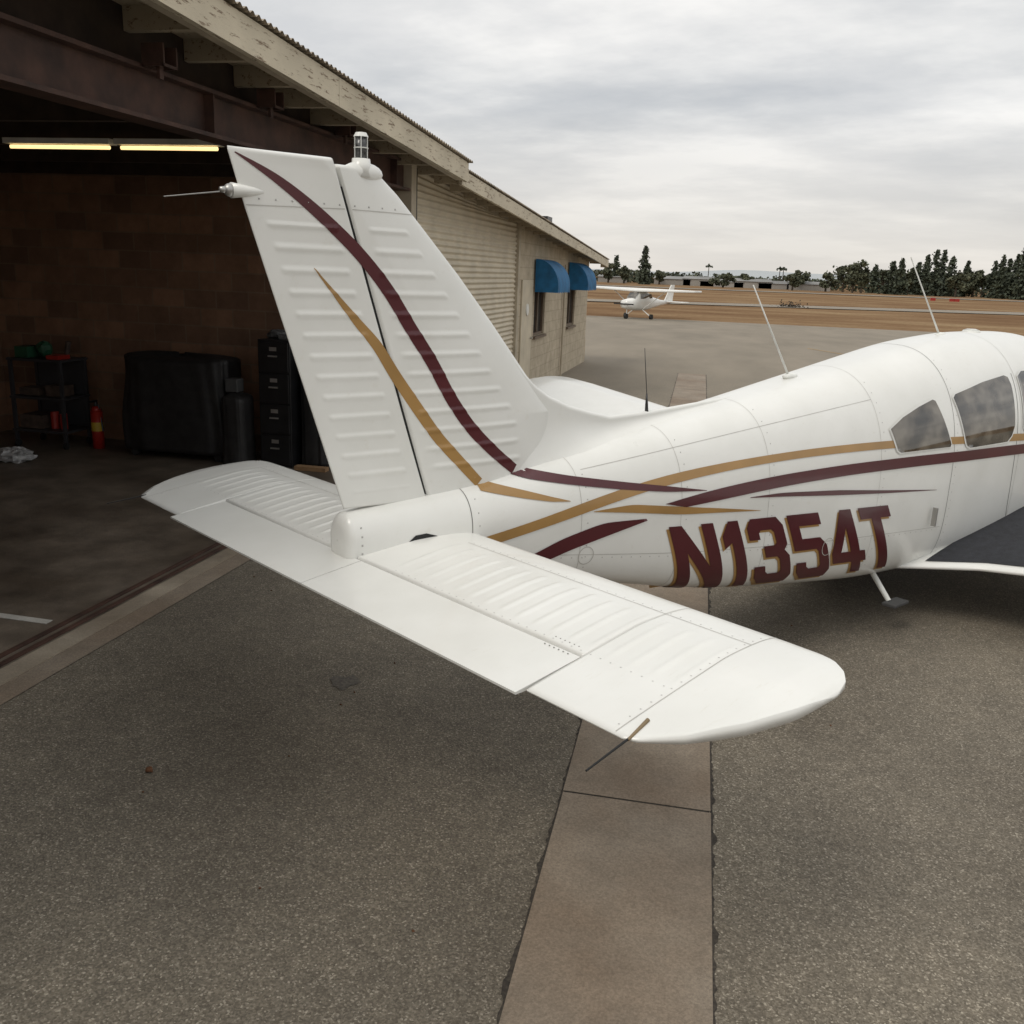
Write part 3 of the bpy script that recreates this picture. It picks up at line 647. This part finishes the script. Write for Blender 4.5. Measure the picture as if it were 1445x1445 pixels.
mb=MB(); mb.cyl((.02,-1.587,.006),(-.17,-1.60,-.006),.0035,.0028,n=6); mb.cyl((.03,1.58,.005),(-.16,1.60,-.004),.0035,.0025,n=6); mb.out("static_wicks",DARK,SE)
# wings
def te_le(y): return np.interp(y,[.35,.56,.8,1.1,4.78],[4.08,4.22,4.37,4.42,4.46]),np.interp(y,[.35,.9,1.3,4.55,4.78],[6.45,6.30,6.05,6.0,5.75])
def wing(name,sd):
    rows=[]; ys=list(np.linspace(.35,1.3,16))+[1.6,2.2,3.0,3.6,4.2,4.55,4.62,4.70,4.75,4.78]
    for y in ys:
        te,le=te_le(y)
        if y>4.6: te+= (y-4.6)*1.0
        zc=-.60+.115*(y-.5); th=np.interp(y,[.35,4.5,4.7,4.78],[.20,.16,.10,.02]); row=[]
        ss=1-(1-np.linspace(0,1,60))**1.6
        for s in ss: row.append((te+(le-te)*s,sd*y,zc+.015+th*1.15*aero(s)))
        for s in ss[::-1]: row.append((te+(le-te)*s,sd*y,zc+.01-th*.30*aero(s)))
        rows.append(row)
    gridmesh(name,rows,WHITE,AP,True,True,True)
    def ztop(x,y):
        te,le=te_le(y); th=np.interp(y,[.35,4.5],[.20,.16]); return -.60+.115*(y-.5)+.015+th*1.15*aero((x-te)/(le-te))
    return ztop
zt=wing("starboard_wing",-1); wing("port_wing",1)
rows=[]
for s in np.linspace(0,1,50):
    row=[]
    for y in np.linspace(.50,1.25,30):
        te,le=te_le(y); x=(te+.07)*(1-s)+5.9*s; row.append((x,-y,zt(x,y)+.007))
    rows.append(row)
gridmesh("wing_walkway",rows,WALK,AP,True)
mb=MB(); mb.cyl((3.93,-.30,-.60),(3.90,-.47,-.765),.018,.016); mb.out("boarding_step",WPLAST,AP)
mb=MB(); mb.box(3.84,4.02,-.545,-.455,-.785,-.765); mb.out("step_pad",simple("step_grip",(.06,.06,.06),.8),AP,bev=.004)
mb=MB()
for (x,y) in((5.05,-1.5),(5.05,1.5),(7.6,0)): mb.cyl((x,y-.075,-.97+.21),(x,y+.075,-.97+.21),.21,n=28)
mb.out("tires",DARK,AP,bev=.03)
mb=MB()
for (x,y) in((5.05,-1.62),(5.05,1.62),(7.6,.13)): mb.cyl((x,y,-.78),(x,y,-.45),.035)
for (x,y) in((5.05,-1.5),(5.05,1.5),(7.6,0)): mb.cyl((x,y-.09,-.76),(x,y+.13,-.76),.07)
mb.out("gear_legs",WPLAST,AP)
mb=MB(); mb.cyl((8.5,0,-.08),(8.82,0,-.08),.15,.03,n=24); mb.out("spinner",WHITE,AP,True)
mb=MB(); mb.box(8.58,8.61,-.95,.95,-.13,-.03); mb.out("propeller_blades",BLACK,AP,bev=.01)
# ------------------------------------------------------------ far high-wing airplane
CE=empty("propeller_airplane.001",(-5.3,77.5,gz(0,77.5)),math.radians(240))
def ring2(x,w,zt_,zb,n=20):
    return [(x,w*math.copysign(abs(math.cos(2*math.pi*i/n))**.7,math.cos(2*math.pi*i/n)),(zt_+zb)/2+(zt_-zb)/2*math.copysign(abs(math.sin(2*math.pi*i/n))**.7,math.sin(2*math.pi*i/n))) for i in range(n)]
gridmesh("fuselage",[ring2(*q) for q in((1.75,.12,1.3,1.05),(1.7,.38,1.5,.85),(1.0,.5,1.6,.72),(.8,.52,1.65,.7),(.3,.55,2.15,.65),(-1.0,.55,2.2,.65),(-2.0,.4,1.75,.8),(-3.5,.2,1.5,1.05),(-5.4,.06,1.45,1.25))],WHITE,CE,True,True,True)
def slab(name,pts,t,mat):
    mb=MB(); n=len(pts); mb.add([(a,b_,c_+t/2) for a,b_,c_ in pts]+[(a,b_,c_-t/2) for a,b_,c_ in pts],[tuple(range(n)),tuple(range(2*n-1,n-1,-1))]+[(i,n+i,n+(i+1)%n,(i+1)%n) for i in range(n)]); mb.out(name,mat,CE,bev=t*.3)
slab("wing",[(.4,0,2.22),(.4,2.6,2.28),(.2,5.45,2.36),(-.9,5.45,2.36),(-1.25,2.6,2.28),(-1.25,0,2.22),(-1.25,-2.6,2.28),(-.9,-5.45,2.36),(.2,-5.45,2.36),(.4,-2.6,2.28)],.16,WHITE)
slab("tailplane",[(-4.4,.05,1.35),(-4.6,1.7,1.35),(-5.4,1.7,1.35),(-5.5,0,1.35),(-5.4,-1.7,1.35),(-4.6,-1.7,1.35),(-4.4,-.05,1.35)],.08,WHITE)
mb=MB(); mb.add([(-4.2,.04,1.45),(-5.1,.04,2.75),(-5.6,.04,2.75),(-5.4,.04,1.3),(-4.2,-.04,1.45),(-5.1,-.04,2.75),(-5.6,-.04,2.75),(-5.4,-.04,1.3)],[(0,1,2,3),(7,6,5,4),(0,4,5,1),(1,5,6,2),(2,6,7,3),(3,7,4,0)]); mb.out("fin",WHITE,CE)
mb=MB(); mb.cyl((-.3,.5,.8),(-.3,2.5,2.2),.035); mb.cyl((-.3,-.5,.8),(-.3,-2.5,2.2),.035); mb.cyl((-.3,.4,.75),(-.4,1.2,.2),.04); mb.cyl((-.3,-.4,.75),(-.4,-1.2,.2),.04); mb.cyl((1.3,0,.9),(1.3,0,.2),.04); mb.out("struts",WHITE,CE)
mb=MB()
for (x,y) in((-.4,1.25),(-.4,-1.25),(1.35,0)): mb.cyl((x,y-.08,.2),(x,y+.08,.2),.21,n=18)
mb.out("tires",DARK,CE)
mb=MB(); mb.box(1.78,1.82,-.95,.95,1.12,1.22); mb.out("propeller_blades",BLACK,CE)
mb=MB(); mb.add([(.83,-.42,1.66),(.83,.42,1.66),(.36,.42,2.1),(.36,-.42,2.1)],[(0,1,2,3)]); 
for s in(1,-1): mb.add([(.25,s*.56,1.6),(.2,s*.53,2.0),(-1.3,s*.54,2.0),(-1.6,s*.50,1.65)],[(0,1,2,3)])
mb.out("windows",GLASS,CE)
# ------------------------------------------------------------ trees
def foliage(name,dark,light):
    m,nt,b=newmat(name); co=objco(nt); nt.links.new(ramp(nt,noise(nt,co,.6,3),[(.35,dark),(.65,light)]),b.inputs['Base Color']); b.inputs['Roughness'].default_value=.8; return m
F1=foliage("conifer_foliage",(.036,.046,.030),(.078,.092,.055)); F2=foliage("broadleaf_foliage",(.052,.060,.036),(.11,.115,.065))
BARK=simple("bark",(.06,.045,.03),.9)
rng=np.random.RandomState(11)
def leafq(mb,c,s):
    a=rng.randn(3); a/=np.linalg.norm(a); b_=np.cross(a,rng.randn(3)); b_/=np.linalg.norm(b_); c=np.array(c)
    mb.add([c-a*s,c+b_*s*.7,c+a*s,c-b_*s*.7],[(0,1,2,3)])
def conifer(lf,tr,x,y,z,H,w):
    tr.cyl((x,y,z),(x,y,z+H*.95),.25,.04,n=6)
    for k in range(int(H*13)):
        t=rng.rand(); zz=z+H*(.02+.98*t); R=1.25*w*(1-t)**.7*(.6+.5*rng.rand())+.12; a=rng.rand()*6.28
        for q in range(8):
            rr=R*rng.rand()**.8; leafq(lf,(x+rr*math.cos(a)+rng.randn()*.2,y+rr*math.sin(a)+rng.randn()*.2,zz-.25*rr+rng.randn()*.18),.60*(1-.45*t))
def broad(lf,tr,x,y,z,H,w):
    tr.cyl((x,y,z),(x,y,z+H*.5),.35,.15,n=6)
    cl=[(x+rng.randn()*w*.42,y+rng.randn()*w*.4,z+H*(.3+.55*rng.rand())) for _ in range(12)]
    for c in cl:
        tr.cyl((x,y,z+H*.3),c,.12,.04,n=5,cap=False)
        R=w*(.28+.2*rng.rand())
        for q in range(80):
            d=rng.randn(3); d/=np.linalg.norm(d); leafq(lf,np.array(c)+d*R*rng.rand()**.5*np.array((1,1,.8)),.5)
lf1=MB(); lf2=MB(); tr=MB()
def at(px,v): 
    return v*math.tan(math.atan((px-735)/1342)-math.radians(10.91))
for px,H,kind,w in((908,12,'c',2.3),(868,9,'c',2.2),(858,6.5,'b',2.4),(880,5.5,'b',2.5),(930,4.8,'b',2),(1020,4.5,'b',2.4),(1052,5,'b',2.2),(1128,7.5,'b',3.2),(1118,5.5,'b',2.5),(1165,6,'b',2.8),(1189,9,'b',3.4),(1203,11.5,'b',3.4),(1215,8,'b',3),(1232,9,'c',2.6),(1245,8,'b',2.9),(1256,10,'c',2.6),(1268,10.5,'c',2.4),(1280,9,'b',3),(1292,10,'c',2.6),(1303,12.5,'c',2.4),(1315,13.5,'c',2.8),(1325,14,'c',2.6),(1338,12,'c',2.6),(1348,10,'b',3.2),(1360,11,'c',2.5),(1372,8,'b',3),(1385,9,'b',3),(1398,11,'c',2.6),(1408,12.5,'c',2.4),(1418,12,'c',2.6),(1428,13.5,'c',2.8),(1438,16,'c',2.8),(1450,15,'c',2.6),(1462,13,'c',2.6),(1480,14,'c',2.7),(1500,12,'b',3.6),(1520,14,'c',2.6)):
    v=300+rng.rand()*30; x=at(px,v); (conifer if kind=='c' else broad)(lf1 if kind=='c' else lf2,tr,x,v,gz(x,v)-.1,H,w)
for px in np.arange(845,1540,6):
    v=335+rng.rand()*25; x=at(px,v); H=2.2+rng.rand()*2.2+((2.5+2*rng.rand()) if px>1180 else 0); z=gz(x,v)
    for q in range(90): leafq(lf2 if rng.rand()<.6 else lf1,(x+rng.randn()*1.8,v+rng.randn(),z+abs(rng.rand())**.8*H),.6)
for px in(1098,1103,998):
    v=330; x=at(px,v); H=6.5; tr.cyl((x,v,gz(x,v)),(x,v,gz(x,v)+H),.18,.12,n=6)
    for q in range(40): 
        a=rng.rand()*6.28; rr=rng.rand()*1.2; leafq(lf1,(x+rr*math.cos(a),v+rr*math.sin(a),gz(x,v)+H+.4-rr*.5+rng.randn()*.15),.4)
TE_=empty("distant_tree_line"); lf1.out("conifer_crowns",F1,TE_); lf2.out("broadleaf_crowns",F2,TE_); tr.out("trunks",BARK,TE_)
mb=MB(); mr=MB()
for px,w,h_ in((862,9,1.8),(948,12,1.9),(985,10,2.2),(1018,14,1.6),(1062,12,2.1),(1090,9,1.7),(1142,13,1.9)):
    v=322; x=at(px,v); z=gz(x,v); mb.box(x-w/2,x+w/2,v,v+10,z-.2,z+h_); mr.add([(x-w/2-.3,v-.3,z+h_),(x+w/2+.3,v-.3,z+h_),(x+w/2+.3,v+10,z+h_),(x-w/2-.3,v+10,z+h_),(x-w/2,v+5,z+h_+.9),(x+w/2,v+5,z+h_+.9)],[(0,1,5,4),(2,3,4,5),(0,4,3),(1,2,5)])
BD=empty("distant_buildings"); mb.out("walls",simple("far_walls",(.30,.28,.25),.9,.3,.05),BD); mr.out("roofs",simple("far_roofs",(.22,.215,.205),.8,.3,.05),BD)
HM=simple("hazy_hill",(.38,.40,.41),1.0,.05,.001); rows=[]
for j,(v,k) in enumerate(((3800,0),(4200,1),(4800,.6))):
    rows.append([(x,v,-5+k*max(2,(24+14*math.sin(x*.0013+1)+7*math.sin(x*.0041)+4*math.sin(x*.011)))) for x in range(-3500,3600,70)])
gridmesh("distant_hills",rows,HM,None,True)
mb=MB()
for px in(1318,1345,1352): 
    x=at(px,210); mb.box(x-.5,x+.5,210,210.2,gz(x,210)+.2,gz(x,210)+.8)
mb.out("taxiway_sign",RED)
mb=MB(); 
for q in range(160): leafq(mb,(at(1118,130)+rng.randn()*.9,130+rng.randn()*.6,gz(0,130)+abs(rng.randn())*.3),.14)
mb.out("dry_bush",simple("bush_dark",(.04,.032,.022),.9))
